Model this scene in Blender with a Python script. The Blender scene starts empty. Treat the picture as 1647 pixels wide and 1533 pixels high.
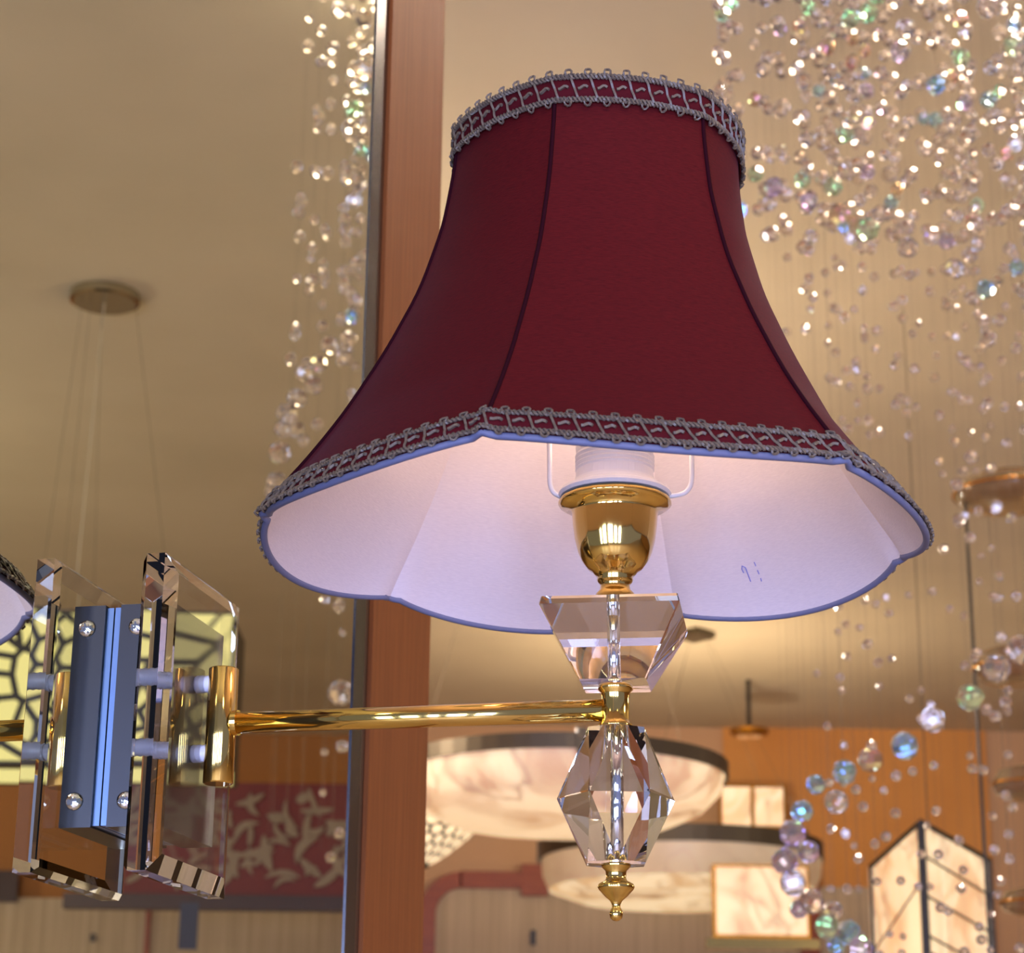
import bpy, bmesh, math, random
from mathutils import Vector, Matrix
sc = bpy.context.scene
COL = sc.collection
PI = math.pi
sin, cos = math.sin, math.cos

# ------------------------------------------------------------------ camera
EYE = Vector((0, 0, 1.5))
F, CX, CY = 3490.0, 823.5, 766.5
PITCH, ROLL = math.radians(18.06), math.radians(0.7)
fwd = Vector((0, cos(PITCH), sin(PITCH)))
_u = Vector((0, -sin(PITCH), cos(PITCH)))
right = cos(ROLL) * Vector((1, 0, 0)) + sin(ROLL) * _u
up = right.cross(fwd)
cd = bpy.data.cameras.new('camera'); cam = bpy.data.objects.new('camera', cd); COL.objects.link(cam)
m = Matrix((right, up, -fwd)).transposed().to_4x4(); m.translation = EYE
cam.matrix_world = m
cd.sensor_width = 36.0; cd.lens = 36.0 * F / 1647.0
cd.dof.use_dof = True; cd.dof.focus_distance = 1.10; cd.dof.aperture_fstop = 20
cd.clip_start = 0.02
sc.camera = cam

def W(x, y, Y):
    """the point seen at photo pixel (x, y) at the distance Y (along world Y) from the eye"""
    d = fwd + (x - CX) / F * right - (y - CY) / F * up
    return EYE + d * (Y / d.y)

# ------------------------------------------------------------------ exposure, world, lights
sc.view_settings.view_transform = 'Standard'
try: sc.view_settings.look = 'None'
except Exception: pass
sc.view_settings.gamma = 1.0
sc.view_settings.use_curve_mapping = False
sc.view_settings.exposure = 0.0
sc.cycles.use_denoising = True
sc.cycles.max_bounces = 14
sc.cycles.transmission_bounces = 14
sc.cycles.glossy_bounces = 6
sc.cycles.diffuse_bounces = 3
sc.cycles.transparent_max_bounces = 12
sc.cycles.caustics_reflective = False
sc.cycles.caustics_refractive = True
sc.cycles.blur_glossy = 0.3
sc.cycles.sample_clamp_indirect = 12

world = bpy.data.worlds.new('world'); sc.world = world; world.use_nodes = True
bg = world.node_tree.nodes['Background']
bg.inputs[0].default_value = (0.52, 0.56, 1.0, 1); bg.inputs[1].default_value = 0.45

def lamp(name, kind, loc, energy, color, size=0.1, rot=None, size_y=None):
    ld = bpy.data.lights.new(name, kind); o = bpy.data.objects.new(name, ld); COL.objects.link(o)
    ld.energy = energy; ld.color = color; o.location = loc
    if kind == 'POINT': ld.shadow_soft_size = size
    if kind == 'AREA':
        ld.shape = 'RECTANGLE'; ld.size = size; ld.size_y = size_y or size
        o.rotation_euler = rot or (0, 0, 0)
    return o
LK = 1.62
WARM = (1.0, 0.83, 0.64)
# added warm fill lights, unseen, to brighten the ceiling and the shop
for (x, y, z, e) in ((0.5, -0.9, 2.9, 20), (2.4, 0.7, 2.6, 36), (4.6, 4.4, 2.7, 44), (6.9, 7.2, 2.9, 18), (-1.4, 5.0, 2.9, 40)):
    lamp('unseen_warm_fill', 'POINT', (x, y, z), e * LK, WARM, 0.16)
# daylight of the shop front behind the camera
for x_ in (-2.1, -1.1, -0.1, 0.9):
    lamp('shop_front_daylight', 'AREA', (x_, -2.4, 1.15), 66, (0.46, 0.56, 1.0), 0.62, (PI / 2, 0, 0), 1.5)

# ------------------------------------------------------------------ materials
def lin(c):
    return tuple((v / 255 / 12.92) if v / 255 <= 0.04045 else ((v / 255 + 0.055) / 1.055) ** 2.4 for v in c) + (1.0,)
def mat(name, rgb=(200, 200, 200), rough=0.5, metal=0.0, trans=0.0, ior=1.5, emit=None, es=0.0, spec=None, linear=None):
    mt = bpy.data.materials.new(name); mt.use_nodes = True
    b = mt.node_tree.nodes['Principled BSDF']
    b.inputs['Base Color'].default_value = linear or lin(rgb)
    b.inputs['Roughness'].default_value = rough
    b.inputs['Metallic'].default_value = metal
    b.inputs['Transmission Weight'].default_value = trans
    b.inputs['IOR'].default_value = ior
    if spec is not None: b.inputs['Specular IOR Level'].default_value = spec
    if emit: b.inputs['Emission Color'].default_value = lin(emit); b.inputs['Emission Strength'].default_value = es
    return mt
def nodes(mt):
    nt = mt.node_tree; return nt, nt.nodes, nt.links, nt.nodes['Principled BSDF']
def add_noise(mt, c1, c2, scale=(1, 1, 1), nscale=5.0, detail=4, bump=0.0, lo=0.35, hi=0.65, dist=0.0, target='Base Color'):
    nt, N, L, b = nodes(mt)
    tc = N.new('ShaderNodeTexCoord'); mp = N.new('ShaderNodeMapping'); mp.inputs['Scale'].default_value = scale
    no = N.new('ShaderNodeTexNoise'); no.inputs['Scale'].default_value = nscale; no.inputs['Detail'].default_value = detail
    no.inputs['Distortion'].default_value = dist
    cr = N.new('ShaderNodeValToRGB'); cr.color_ramp.elements[0].position = lo; cr.color_ramp.elements[1].position = hi
    cr.color_ramp.elements[0].color = lin(c1); cr.color_ramp.elements[1].color = lin(c2)
    L.new(tc.outputs['Object'], mp.inputs[0]); L.new(mp.outputs[0], no.inputs['Vector'])
    L.new(no.outputs['Fac'], cr.inputs[0]); L.new(cr.outputs[0], b.inputs[target])
    if bump:
        bp = N.new('ShaderNodeBump'); bp.inputs['Strength'].default_value = bump; bp.inputs['Distance'].default_value = 0.002
        L.new(no.outputs['Fac'], bp.inputs['Height']); L.new(bp.outputs[0], b.inputs['Normal'])
    return mt
M = {}
M['ceiling'] = add_noise(mat('ceiling_paint', rough=0.85), (196, 186, 160), (206, 196, 170), nscale=1.5)
M['floor'] = mat('floor_tile', (196, 172, 148), 0.35)
M['orange'] = add_noise(mat('orange_wall', rough=0.8), (222, 152, 76), (230, 162, 84), nscale=2)
M['tan'] = mat('tan_wall', (214, 172, 128), 0.8)
M['ochre'] = mat('brown_ochre_wall', (176, 118, 62), 0.8)
M['beige'] = add_noise(mat('beige_board', rough=0.7), (186, 166, 134), (206, 186, 154), scale=(22, 22, 0.4), nscale=3)
M['redwood'] = add_noise(mat('red_brown_wood', rough=0.4), (140, 58, 18), (160, 74, 28), scale=(2, 2, 30), nscale=3)
M['redboard'] = mat('dark_red_board', (112, 30, 18), 0.5)
M['mirror'] = mat('mirror_silvering', (236, 238, 220), 0.0, 1.0)
M['steel'] = mat('brushed_steel', (74, 74, 80), 0.34, 1.0)
M['darksteel'] = mat('dark_edge_metal', (92, 92, 100), 0.25, 1.0)
M['daylight_glint'] = mat('painted_daylight_glint', (130, 158, 208), 0.3, 0.6)  # cool daylight reflected off the glass edge, put into the colour
M['chrome'] = mat('chrome', (225, 228, 235), 0.06, 1.0)
M['nickel'] = mat('polished_nickel', (190, 184, 165), 0.12, 1.0)
M['brass'] = mat('polished_brass', (224, 190, 108), 0.09, 1.0)
M['oldbrass'] = mat('gold_lacquer', (200, 140, 50), 0.25, 1.0)
M['crystal'] = mat('clear_crystal', rough=0.0, trans=1.0, ior=1.52, linear=(1, 1, 1, 1))
M['plastic'] = mat('translucent_white_plastic', (225, 225, 240), 0.35)
M['white'] = mat('white_enamel', (235, 232, 235), 0.3)
M['black'] = mat('black_metal', (28, 22, 16), 0.4)
M['darkwood'] = mat('dark_brown_edge', (60, 30, 18), 0.4)
M['glow_bulb'] = mat('added_bulb_glow', (255, 240, 220), 0.3, emit=(255, 222, 188), es=11.0)
M['wire'] = mat('thin_steel_wire', (110, 98, 80), 0.4, 0.5)
M['slate'] = mat('slate_grey_tag', (62, 64, 78), 0.6)
M['cord'] = mat('white_cord', (200, 190, 160), 0.6)
# post: brown orange wood with a vertical grain
M['post'] = add_noise(mat('orange_brown_veneer', rough=0.6, spec=0.25), (126, 70, 30), (144, 82, 38), scale=(40, 40, 1.5), nscale=6, detail=5, bump=0.05)

def fabric(name, c1, c2, lining=False):
    mt = mat(name, c1, 0.75 if not lining else 0.8)
    nt, N, L, b = nodes(mt)
    tc = N.new('ShaderNodeTexCoord'); mp = N.new('ShaderNodeMapping'); mp.inputs['Scale'].default_value = (1, 1, 14)
    no = N.new('ShaderNodeTexNoise'); no.inputs['Scale'].default_value = 260; no.inputs['Detail'].default_value = 2
    n2 = N.new('ShaderNodeTexNoise'); n2.inputs['Scale'].default_value = 9
    L.new(tc.outputs['Object'], mp.inputs[0]); L.new(mp.outputs[0], no.inputs['Vector']); L.new(tc.outputs['Object'], n2.inputs['Vector'])
    cr = N.new('ShaderNodeValToRGB'); cr.color_ramp.elements[0].color = lin(c1); cr.color_ramp.elements[1].color = lin(c2)
    cr.color_ramp.elements[0].position = 0.3; cr.color_ramp.elements[1].position = 0.7
    L.new(no.outputs['Fac'], cr.inputs[0]); L.new(cr.outputs[0], b.inputs['Base Color'])
    bp = N.new('ShaderNodeBump'); bp.inputs['Strength'].default_value = 0.15; bp.inputs['Distance'].default_value = 0.0006
    L.new(no.outputs['Fac'], bp.inputs['Height']); L.new(bp.outputs[0], b.inputs['Normal'])
    tr = N.new('ShaderNodeBsdfTranslucent'); L.new(cr.outputs[0], tr.inputs[0])
    mx = N.new('ShaderNodeMixShader'); mx.inputs[0].default_value = 0.22 if not lining else 0.12
    out = N['Material Output']
    L.new(b.outputs[0], mx.inputs[1]); L.new(tr.outputs[0], mx.inputs[2]); L.new(mx.outputs[0], out.inputs[0])
    if not lining:
        b.inputs['Sheen Weight'].default_value = 0.04; b.inputs['Specular IOR Level'].default_value = 0.15; b.inputs['Sheen Tint'].default_value = (0.6, 0.4, 0.8, 1)
        b.inputs['Sheen Roughness'].default_value = 0.4
    return mt
M['silk'] = fabric('burgundy_silk', (80, 13, 17), (102, 19, 22))
M['lining'] = fabric('white_lining', (226, 214, 222), (236, 224, 230), True)
M['piping'] = mat('blue_grey_piping', (104, 108, 140), 0.6)
M['gimp'] = mat('silver_beige_gimp_thread', (106, 92, 80), 0.45)
M['gimp2'] = mat('burgundy_gimp_thread', (80, 16, 24), 0.8, spec=0.1)
M['seam'] = mat('dark_seam', (44, 10, 20), 0.9, spec=0.05)
M['ink'] = mat('faint_blue_ink', (120, 120, 190), 0.7)

def marble(name, es, c1=(160, 105, 55), c2=(255, 226, 180), scale=9):
    mt = mat(name, (240, 220, 190), 0.35)
    add_noise(mt, c1, c2, nscale=scale, detail=6, lo=0.36, hi=0.52, dist=1.6, target='Emission Color')
    nt, N, L, b = nodes(mt)
    b.inputs['Emission Strength'].default_value = es
    src = b.inputs['Emission Color'].links[0].from_socket
    tc = N.new('ShaderNodeTexCoord'); no = N.new('ShaderNodeTexNoise'); no.inputs['Scale'].default_value = scale * .8; no.inputs['Detail'].default_value = 3
    no.inputs['Distortion'].default_value = .8
    L.new(tc.outputs['Object'], no.inputs['Vector'])
    m1 = N.new('ShaderNodeMath'); m1.operation = 'SUBTRACT'; m1.inputs[1].default_value = .5; L.new(no.outputs['Fac'], m1.inputs[0])
    m2 = N.new('ShaderNodeMath'); m2.operation = 'ABSOLUTE'; L.new(m1.outputs[0], m2.inputs[0])
    cr = N.new('ShaderNodeValToRGB'); cr.color_ramp.elements[0].color = lin((120, 85, 60)); cr.color_ramp.elements[1].color = (1, 1, 1, 1); cr.color_ramp.elements[1].position = .018
    L.new(m2.outputs[0], cr.inputs[0])
    mm = N.new('ShaderNodeMix'); mm.data_type = 'RGBA'; mm.blend_type = 'MULTIPLY'; mm.inputs[0].default_value = .75
    L.new(src, mm.inputs[6]); L.new(cr.outputs[0], mm.inputs[7]); L.new(mm.outputs[2], b.inputs['Emission Color'])
    return mt
M['marble'] = marble('lit_alabaster', 0.72, (176, 120, 70), (255, 222, 174), 3.2)
M['marble2'] = marble('lit_alabaster_soft', 0.22, (170, 140, 100), (225, 195, 150), 3)
M['marble_b'] = marble('lit_alabaster_bright', 0.75, (215, 170, 115), (255, 228, 180), 4)
M['tiff'] = mat('lit_honeycomb_glass', (235, 215, 180), 0.2, emit=(255, 226, 178), es=0.85)
M['yellow'] = mat('lit_yellow_glass', (150, 140, 90), 0.3, emit=(240, 228, 150), es=0.85)
M['pale'] = mat('pale_grey_inlay', (146, 128, 104), 0.5)

def bead_mat(name, tint, film=0):
    mt = mat(name, rough=0.03, trans=0.92, ior=1.6, linear=tint)
    b = mt.node_tree.nodes['Principled BSDF']
    if film:
        b.inputs['Thin Film Thickness'].default_value = film; b.inputs['Thin Film IOR'].default_value = 2.2
    return mt
M['bead'] = bead_mat('bead_crystal', (1, 0.92, 0.82, 1))
M['bead_glint1'] = bead_mat('bead_violet_glint_tint', (0.76, 0.64, 1, 1), 320)  # these tints put the coloured sparkle of dispersed light into the glass
M['bead_glint2'] = bead_mat('bead_blue_glint_tint', (0.6, 0.86, 1, 1), 420)
M['bead_glint3'] = bead_mat('bead_green_glint_tint', (0.68, 1, 0.74, 1), 500)
M['bead_glint4'] = bead_mat('bead_amber_glint_tint', (1, 0.8, 0.5, 1), 380)

# ------------------------------------------------------------------ mesh helpers (all coordinates in world metres)
ROOTM = {}
def put(name, verts, faces, material, parent=None, smooth=False, kind=None, label=None):
    if parent is not None:
        inv = ROOTM[parent.name].inverted(); verts = [inv @ Vector(v) for v in verts]
    me = bpy.data.meshes.new(name); me.from_pydata([tuple(v) for v in verts], [], faces)
    bm = bmesh.new(); bm.from_mesh(me); bmesh.ops.recalc_face_normals(bm, faces=bm.faces); bm.to_mesh(me); bm.free()
    if isinstance(material, (list, tuple)):
        for q in material: me.materials.append(q)
    else: me.materials.append(material)
    if smooth:
        me.polygons.foreach_set('use_smooth', [True] * len(me.polygons))
    o = bpy.data.objects.new(name, me); COL.objects.link(o)
    if parent is not None: o.parent = parent; ROOTM[o.name] = ROOTM[parent.name]
    else: ROOTM[o.name] = Matrix.Identity(4)
    if kind: o['kind'] = kind
    if label: o['label'] = label
    return o
def root(name, loc, label, cat, rotz=0.0, group=None):
    o = bpy.data.objects.new(name, None); COL.objects.link(o); o.location = loc; o.rotation_euler = (0, 0, rotz)
    o.empty_display_size = 0.05
    o['label'] = label; o['category'] = cat
    if group: o['group'] = group
    ROOTM[o.name] = Matrix.Translation(Vector(loc)) @ Matrix.Rotation(rotz, 4, 'Z')
    return o
class MB:
    def __init__(s): s.v = []; s.f = []
    def add(s, vs, fs):
        k = len(s.v); s.v += [Vector(v) for v in vs]; s.f += [tuple(i + k for i in f) for f in fs]; return s
    def put(s, name, material, parent=None, **k): return put(name, s.v, s.f, material, parent, **k)
def box8(o, ax, ay, az):
    """box from corner o and three edge vectors"""
    o = Vector(o); vs = [o, o + ax, o + ax + ay, o + ay, o + az, o + ax + az, o + ax + ay + az, o + ay + az]
    return vs, [(0, 3, 2, 1), (4, 5, 6, 7), (0, 1, 5, 4), (1, 2, 6, 5), (2, 3, 7, 6), (3, 0, 4, 7)]
def tube(pts, r, n=8, closed=False, cap=True):
    pts = [Vector(p) for p in pts]; vs = []; fs = []; N = len(pts)
    rr = r if isinstance(r, (list, tuple)) else [r] * N
    prev = None
    for i, p in enumerate(pts):
        a = pts[(i - 1) % N] if (closed or i > 0) else p
        b = pts[(i + 1) % N] if (closed or i < N - 1) else p
        d = (b - a).normalized()
        if prev is None:
            x = d.orthogonal().normalized()
        else:
            x = (prev - d * prev.dot(d)).normalized()
        prev = x; y = d.cross(x)
        for k in range(n):
            t = 2 * PI * k / n; vs.append(p + rr[i] * (cos(t) * x + sin(t) * y))
    for i in range(N if closed else N - 1):
        j = (i + 1) % N
        for k in range(n):
            l = (k + 1) % n
            fs.append((i * n + k, i * n + l, j * n + l, j * n + k))
    if cap and not closed:
        fs.append(tuple(range(n))[::-1]); fs.append(tuple((N - 1) * n + k for k in range(n)))
    return vs, fs
def lathe(c, prof, n=48, flute=0.0, nf=14):
    """prof: list of (radius, z) ; c: (x, y) axis; closed at the ends"""
    vs = []; fs = []
    for (r, z) in prof:
        for k in range(n):
            t = 2 * PI * k / n
            q = r * (1 + flute * abs(cos(nf * t / 2)))
            vs.append(Vector((c[0] + q * cos(t), c[1] + q * sin(t), z)))
    for i in range(len(prof) - 1):
        for k in range(n):
            l = (k + 1) % n; fs.append((i * n + k, i * n + l, (i + 1) * n + l, (i + 1) * n + k))
    fs.append(tuple(range(n))); fs.append(tuple((len(prof) - 1) * n + k for k in range(n)))
    return vs, fs
def hull(pts):
    bm = bmesh.new()
    for p in pts: bm.verts.new(p)
    r = bmesh.ops.convex_hull(bm, input=bm.verts)
    bmesh.ops.dissolve_limit(bm, angle_limit=0.01, verts=bm.verts, edges=bm.edges)
    bm.verts.ensure_lookup_table(); bm.verts.index_update()
    vs = [v.co.copy() for v in bm.verts]; fs = [tuple(v.index for v in f.verts) for f in bm.faces]; bm.free()
    return vs, fs
Z = Vector((0, 0, 1))

# ------------------------------------------------------------------ the mirror frame: origin M0 on the mirror, n out of it, t along it
TH = math.radians(12.711)
nn = Vector((cos(TH), -sin(TH), 0)); tt = Vector((sin(TH), cos(TH), 0))
S = W(990, 1142, 1.06)                  # lamp axis at arm height
LARM = 0.2549
M0 = S - LARM * nn
def mir(p):
    p = Vector(p); return p - 2 * (p - M0).dot(nn) * nn
def V(x, y, Y):
    """a real point whose mirror image is seen at pixel (x, y), Y being the distance of that image"""
    return mir(W(x, y, Y))
def Lc(x, y, z): return M0 + x * nn + y * tt + z * Z     # local to world (z from arm height)
CEIL = 3.7

# ------------------------------------------------------------------ room shell
def plane(name, pts, material, kind='structure', thick=None, nrm=None):
    if thick:
        a = [Vector(p) for p in pts]; b = [p + nrm * thick for p in a]; n = len(a)
        f = [tuple(range(n)), tuple(range(n, 2 * n))[::-1]] + [(i, (i + 1) % n, n + (i + 1) % n, n + i) for i in range(n)]
        o = put(name, a + b, f, material)
    else: o = put(name, pts, [tuple(range(len(pts)))], material)
    if kind: o['kind'] = kind
    return o
YB = 10.8
plane('ceiling', [(-3, -2.6, CEIL), (13, -2.6, CEIL), (13, 17, CEIL), (-3, 17, CEIL)], M['ceiling'], thick=0.1, nrm=Z)
plane('floor', [(-3, -2.6, 0), (13, -2.6, 0), (13, 17, 0), (-3, 17, 0)], M['floor'], thick=-0.1, nrm=Z)
XW = W(1590, 1300, YB).x
XT = W(1165, 1300, YB).x
plane('wall_back', [(-2.8, YB, 0), (XT, YB, 0), (XT, YB, CEIL), (-2.8, YB, CEIL)], M['tan'], thick=0.1, nrm=Vector((0, 1, 0)))
XO = W(1330, 1300, YB).x
plane('wall_back_right', [(XT, YB - .02, 0), (XW, YB - .02, 0), (XW, YB - .02, CEIL), (XT, YB - .02, CEIL)], M['orange'], thick=0.12, nrm=Vector((0, 1, 0)))
plane('wall_right', [(XW, YB, 0), (13, YB, 0), (13, YB, CEIL), (XW, YB, CEIL)], M['tan'], thick=0.1, nrm=Vector((0, 1, 0)))
plane('wall_side_left', [(-2.9, -2.6, 0), (-2.9, YB, 0), (-2.9, YB, CEIL), (-2.9, -2.6, CEIL)], M['tan'], thick=0.1, nrm=Vector((-1, 0, 0)))
plane('wall_side_right', [(12.9, -2.6, 0), (12.9, YB, 0), (12.9, YB, CEIL), (12.9, -2.6, CEIL)], M['tan'], thick=0.1, nrm=Vector((1, 0, 0)))
# wall behind the mirror
T1 = 0.388
v, f = box8(Lc(-0.16, -1.9, -M0.z), nn * 0.152, tt * (T1 + 1.9 + 0.17), Z * CEIL)
put('wall_left', v, f, M['tan'], kind='structure')
# mirror
mr = root('wall_mirror', Lc(0, 0, -M0.z + 0.2), 'tall wall mirror carrying the sconce and reflecting the shop', 'mirror')
v, f = box8(Lc(-0.006, -1.6, -M0.z + 0.2), nn * 0.006, tt * (T1 + 1.6), Z * 3.3)
put('mirror_glass', v, f, M['mirror'], mr)
v, f = box8(Lc(-0.0075, T1, -M0.z + 0.2), nn * 0.0085, tt * 0.024, Z * 3.3)
put('edge_trim', v, f, M['darksteel'], mr, label='dark metal strip along the mirror edge')
# wooden post
po = root('wooden_post', Lc(0.03, T1 + 0.03, -M0.z), 'orange-brown veneered post at the far edge of the mirror', 'post')
v, f = box8(Lc(-0.0075, T1 + 0.037, -M0.z), nn * 0.0105, tt * 0.162, Z * (CEIL - 0.002))
put('post_body', v, f, M['post'], po)
v, f = box8(Lc(-0.0075, T1 + 0.0245, -M0.z), nn * 0.0075, tt * 0.012, Z * (CEIL - 0.002))
put('dark_reveal', v, f, M['darkwood'], po, label='narrow dark brown edge strip')

# ------------------------------------------------------------------ wall sconce
sco = root('wall_sconce', Lc(0, 0, 0), 'crystal and brass wall sconce with a burgundy bell shade on the mirror', 'wall lamp', -TH)
ax = (S.x, S.y)
def zat(y, x=988): return W(x, y, S.y).z
PXM = 3490 / ((S - EYE).dot(fwd))        # pixels per metre at the lamp
def prof(lst): return [(hw / (3490 / ((Vector((S.x, S.y, zat(y))) - EYE).dot(fwd))), zat(y)) for (hw, y) in lst]
# crystal block
EF, TB, WB = 0.0356, 0.0135, 0.0562
zt, zb = 0.0766, -0.0826
bev = 0.009
blk = []
for (y0, y1, z0, z1, x) in ((-WB + .003, WB - .003, zb + .003, zt - .003, EF - TB), (-WB, WB, zb, zt, EF - TB + .003), (-WB, WB, zb, zt, EF - 0.001), (-WB + bev, WB - bev * 1.6, zb + bev, zt - bev, EF + 0.0035)):
    blk += [Lc(x, y0, z0), Lc(x, y1, z0), Lc(x, y1, z1), Lc(x, y0, z1)]
v, f = hull(blk); put('crystal_block', v, f, M['crystal'], sco, label='clear bevelled glass block at the mirror')
# bracket behind the block: a channel in steel
yc = 0.052 - WB          # camera side face
bx = MB()
x0, x1, z0, z1, y0, y1 = 0.0042, EF - TB - 0.001, -0.058, 0.056, -0.036, 0.036
bx.add(*box8(Lc(x0, y0, z0), nn * (x1 - x0), tt * 0.0015, Z * (z1 - z0)))
bx.add(*box8(Lc(x0, y1, z0), nn * (x1 - x0), tt * 0.0015, Z * (z1 - z0)))
bx.add(*box8(Lc(x1 - .0014, y0 + .0015, z0), nn * 0.0014, tt * (y1 - y0 - .0015), Z * (z1 - z0)))
bx.add(*box8(Lc(x0, y0 + .0015, z1 - .0015), nn * (x1 - x0 - .0014), tt * (y1 - y0 - .0015), Z * 0.0015))
bx.add(*box8(Lc(x0, y0 + .0015, z0), nn * (x1 - x0 - .0014), tt * (y1 - y0 - .0015), Z * 0.0015))
bx.put('mounting_box', M['steel'], sco)
v, f = box8(Lc(0.0004, y0 + .002, z0 + .001), nn * 0.0038, tt * (y1 - y0 - .004), Z * (z1 - z0 - .002))
put('glint_strip', v, f, M['daylight_glint'], sco, label='strip coloured as cool daylight reflected at the glass edge')
for z in (z1 - .012, z0 + .013):
    c = Lc((x0 + x1) / 2 + .001, y0, z)
    sb = MB()
    P = []
    for i in range(7):
        a = i / 6 * PI / 2
        P.append((0.0046 * cos(a) + 1e-5, 0.0026 * sin(a)))
    vs = []; n = 16
    for (r, h) in P:
        for k in range(n):
            t = 2 * PI * k / n; vs.append(c - tt * (h + .0002) + r * (cos(t) * nn + sin(t) * Z))
    fs = [(i * n + k, i * n + (k + 1) % n, (i + 1) * n + (k + 1) % n, (i + 1) * n + k) for i in range(6) for k in range(n)]
    fs.append(tuple(range(n)))
    sb.add(vs, fs)
    sb.add(*box8(c - tt * .0028 - nn * .0021 - Z * .0004, nn * .0042, -tt * .0004, Z * .0008))
    sb.add(*box8(c - tt * .0028 - nn * .0004 - Z * .0021, nn * .0008, -tt * .0004, Z * .0042))
    sb.put('screw', M['chrome'], sco)
# plastic sleeves through the block, above and below the arm
for z in (0.021, -0.0155):
    sp = MB()
    pts = []; rr = []
    for i in range(13):
        q = i / 12; pts.append(Lc(x1 + .0005 + q * (EF + 0.0068 - x1), 0.0, z)); rr.append(0.0048 if i % 2 else 0.0043)
    sp.add(*tube(pts, rr, 14)); sp.put('spacer_sleeve', M['plastic'], sco, smooth=True)
# brass clamp tube in front of the block
cz0, cz1 = -0.0315, 0.029
tubx = EF + 0.0128
P = [(0.0001, cz0), (0.0072, cz0), (0.0078, cz0 + .0006), (0.0078, cz1 - .0006), (0.0072, cz1), (0.0001, cz1)]
c = Lc(tubx, 0, 0)
v, f = lathe((c.x, c.y), [(r, M0.z + z) for (r, z) in P], 32)
put('clamp_tube', v, f, M['brass'], sco, smooth=False)
for o_ in [bpy.data.objects['clamp_tube']]:
    for p in o_.data.polygons: p.use_smooth = abs(p.normal.z) < .5
# arm
arm = MB(); arm.add(*tube([Lc(tubx + .006, 0, 0), Lc(LARM - .006, 0, 0)], 0.0056, 24))
arm.put('arm', M['brass'], sco, smooth=True)
am = MB(); am.add(*tube([Lc(tubx + .0065, 0, 0), Lc(tubx + .0095, 0, 0)], 0.0066, 24)); am.put('arm_washer', M['brass'], sco)
# collar
v, f = lathe(ax, prof([(1, 1102), (26, 1102), (28, 1105), (28, 1110), (24, 1114), (22.5, 1120), (22.5, 1158), (25, 1163), (28, 1167), (28, 1171), (1, 1172)]), 40)
put('collar', v, f, M['brass'], sco, smooth=True)
# upper crystal: square tapered block
def sq(hs, z, ch, ang):
    out = []
    for k in range(4):
        for s in (-1, 1):
            a = ang + k * PI / 2
            x, y = hs, s * (hs - ch)
            out.append(Vector((S.x + x * cos(a) - y * sin(a), S.y + x * sin(a) + y * cos(a), z)))
    return out
A1 = math.radians(-90 - 8)
ya, yb = zat(984), zat(1103)
v, f = hull(sq(0.0335, ya, .0006, A1) + sq(0.0345, ya - .004, .0006, A1) + sq(0.0165, yb, .0006, A1))
put('upper_crystal', v, f, M['crystal'], sco, label='clear square crystal tapering down under the brass cup')
def hexr(r, z, a0, n=6): return [Vector((S.x + r * cos(a0 + 2 * PI * k / n), S.y + r * sin(a0 + 2 * PI * k / n), z)) for k in range(n)]
za, zm, zc = zat(1174), zat(1287), zat(1390)
v, f = hull(hexr(.0158, za, math.radians(-90), 6) + hexr(.0290, zm, math.radians(-60 + 2), 6) + hexr(.0162, zc, math.radians(-90), 6))
put('lower_crystal', v, f, M['crystal'], sco, label='clear faceted barrel crystal under the arm')
# rods inside crystals (a bore with a plated rod)
v, f = lathe(ax, [(0.0032, zat(1100)), (0.0032, zat(965))], 16); put('rod', v, f, M['chrome'], sco, smooth=True)
v, f = lathe(ax, [(0.0032, zat(1388)), (0.0032, zat(1176))], 16); put('rod', v, f, M['chrome'], sco, smooth=True)
# finial
v, f = lathe(ax, prof([(1, 1388), (22, 1388), (24, 1391), (23, 1395), (17, 1401), (16, 1412), (18, 1417), (28, 1422), (30, 1427), (28, 1431), (18, 1442), (10, 1449), (7, 1455), (7, 1460), (9.5, 1464), (11, 1470), (9.5, 1477), (5, 1481), (0.5, 1482)]), 36)
put('finial', v, f, M['brass'], sco, smooth=True)
# cup
v, f = lathe(ax, prof([(1, 983), (30, 983), (32, 962), (31, 956), (25, 950), (23, 942), (27, 937), (29, 933), (28, 929), (33, 924), (36, 919), (43, 915), (53, 902), (59, 888), (64, 868), (67, 845), (68, 830), (69, 822), (84, 816), (90, 812), (90, 808), (86, 803), (60, 803), (1, 803)]), 56, 0.012, 16)
put('brass_cup', v, f, M['brass'], sco, smooth=True)
# ring, socket
v, f = lathe(ax, prof([(1, 801), (88, 801), (91, 796), (88, 791), (70, 784), (66, 778), (64, 774), (62, 760), (64, 757), (62, 754), (64, 750), (62, 747), (64, 743), (62, 740), (64, 736), (62, 732), (63, 722), (60, 712), (54, 708), (1, 708)]), 40)
put('lamp_socket', v, f, M['white'], sco, smooth=False)
# bulb, hidden by the shade; its glow is added to brighten the lining
zb0 = zat(708)
v, f = lathe(ax, [(0.001, zb0), (0.013, zb0), (0.0135, zb0 + .01), (0.022, zb0 + .028), (0.0265, zb0 + .045), (0.024, zb0 + .062), (0.014, zb0 + .074), (0.001, zb0 + .078)], 28)
put('bulb', v, f, M['glow_bulb'], sco, smooth=True)

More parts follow.
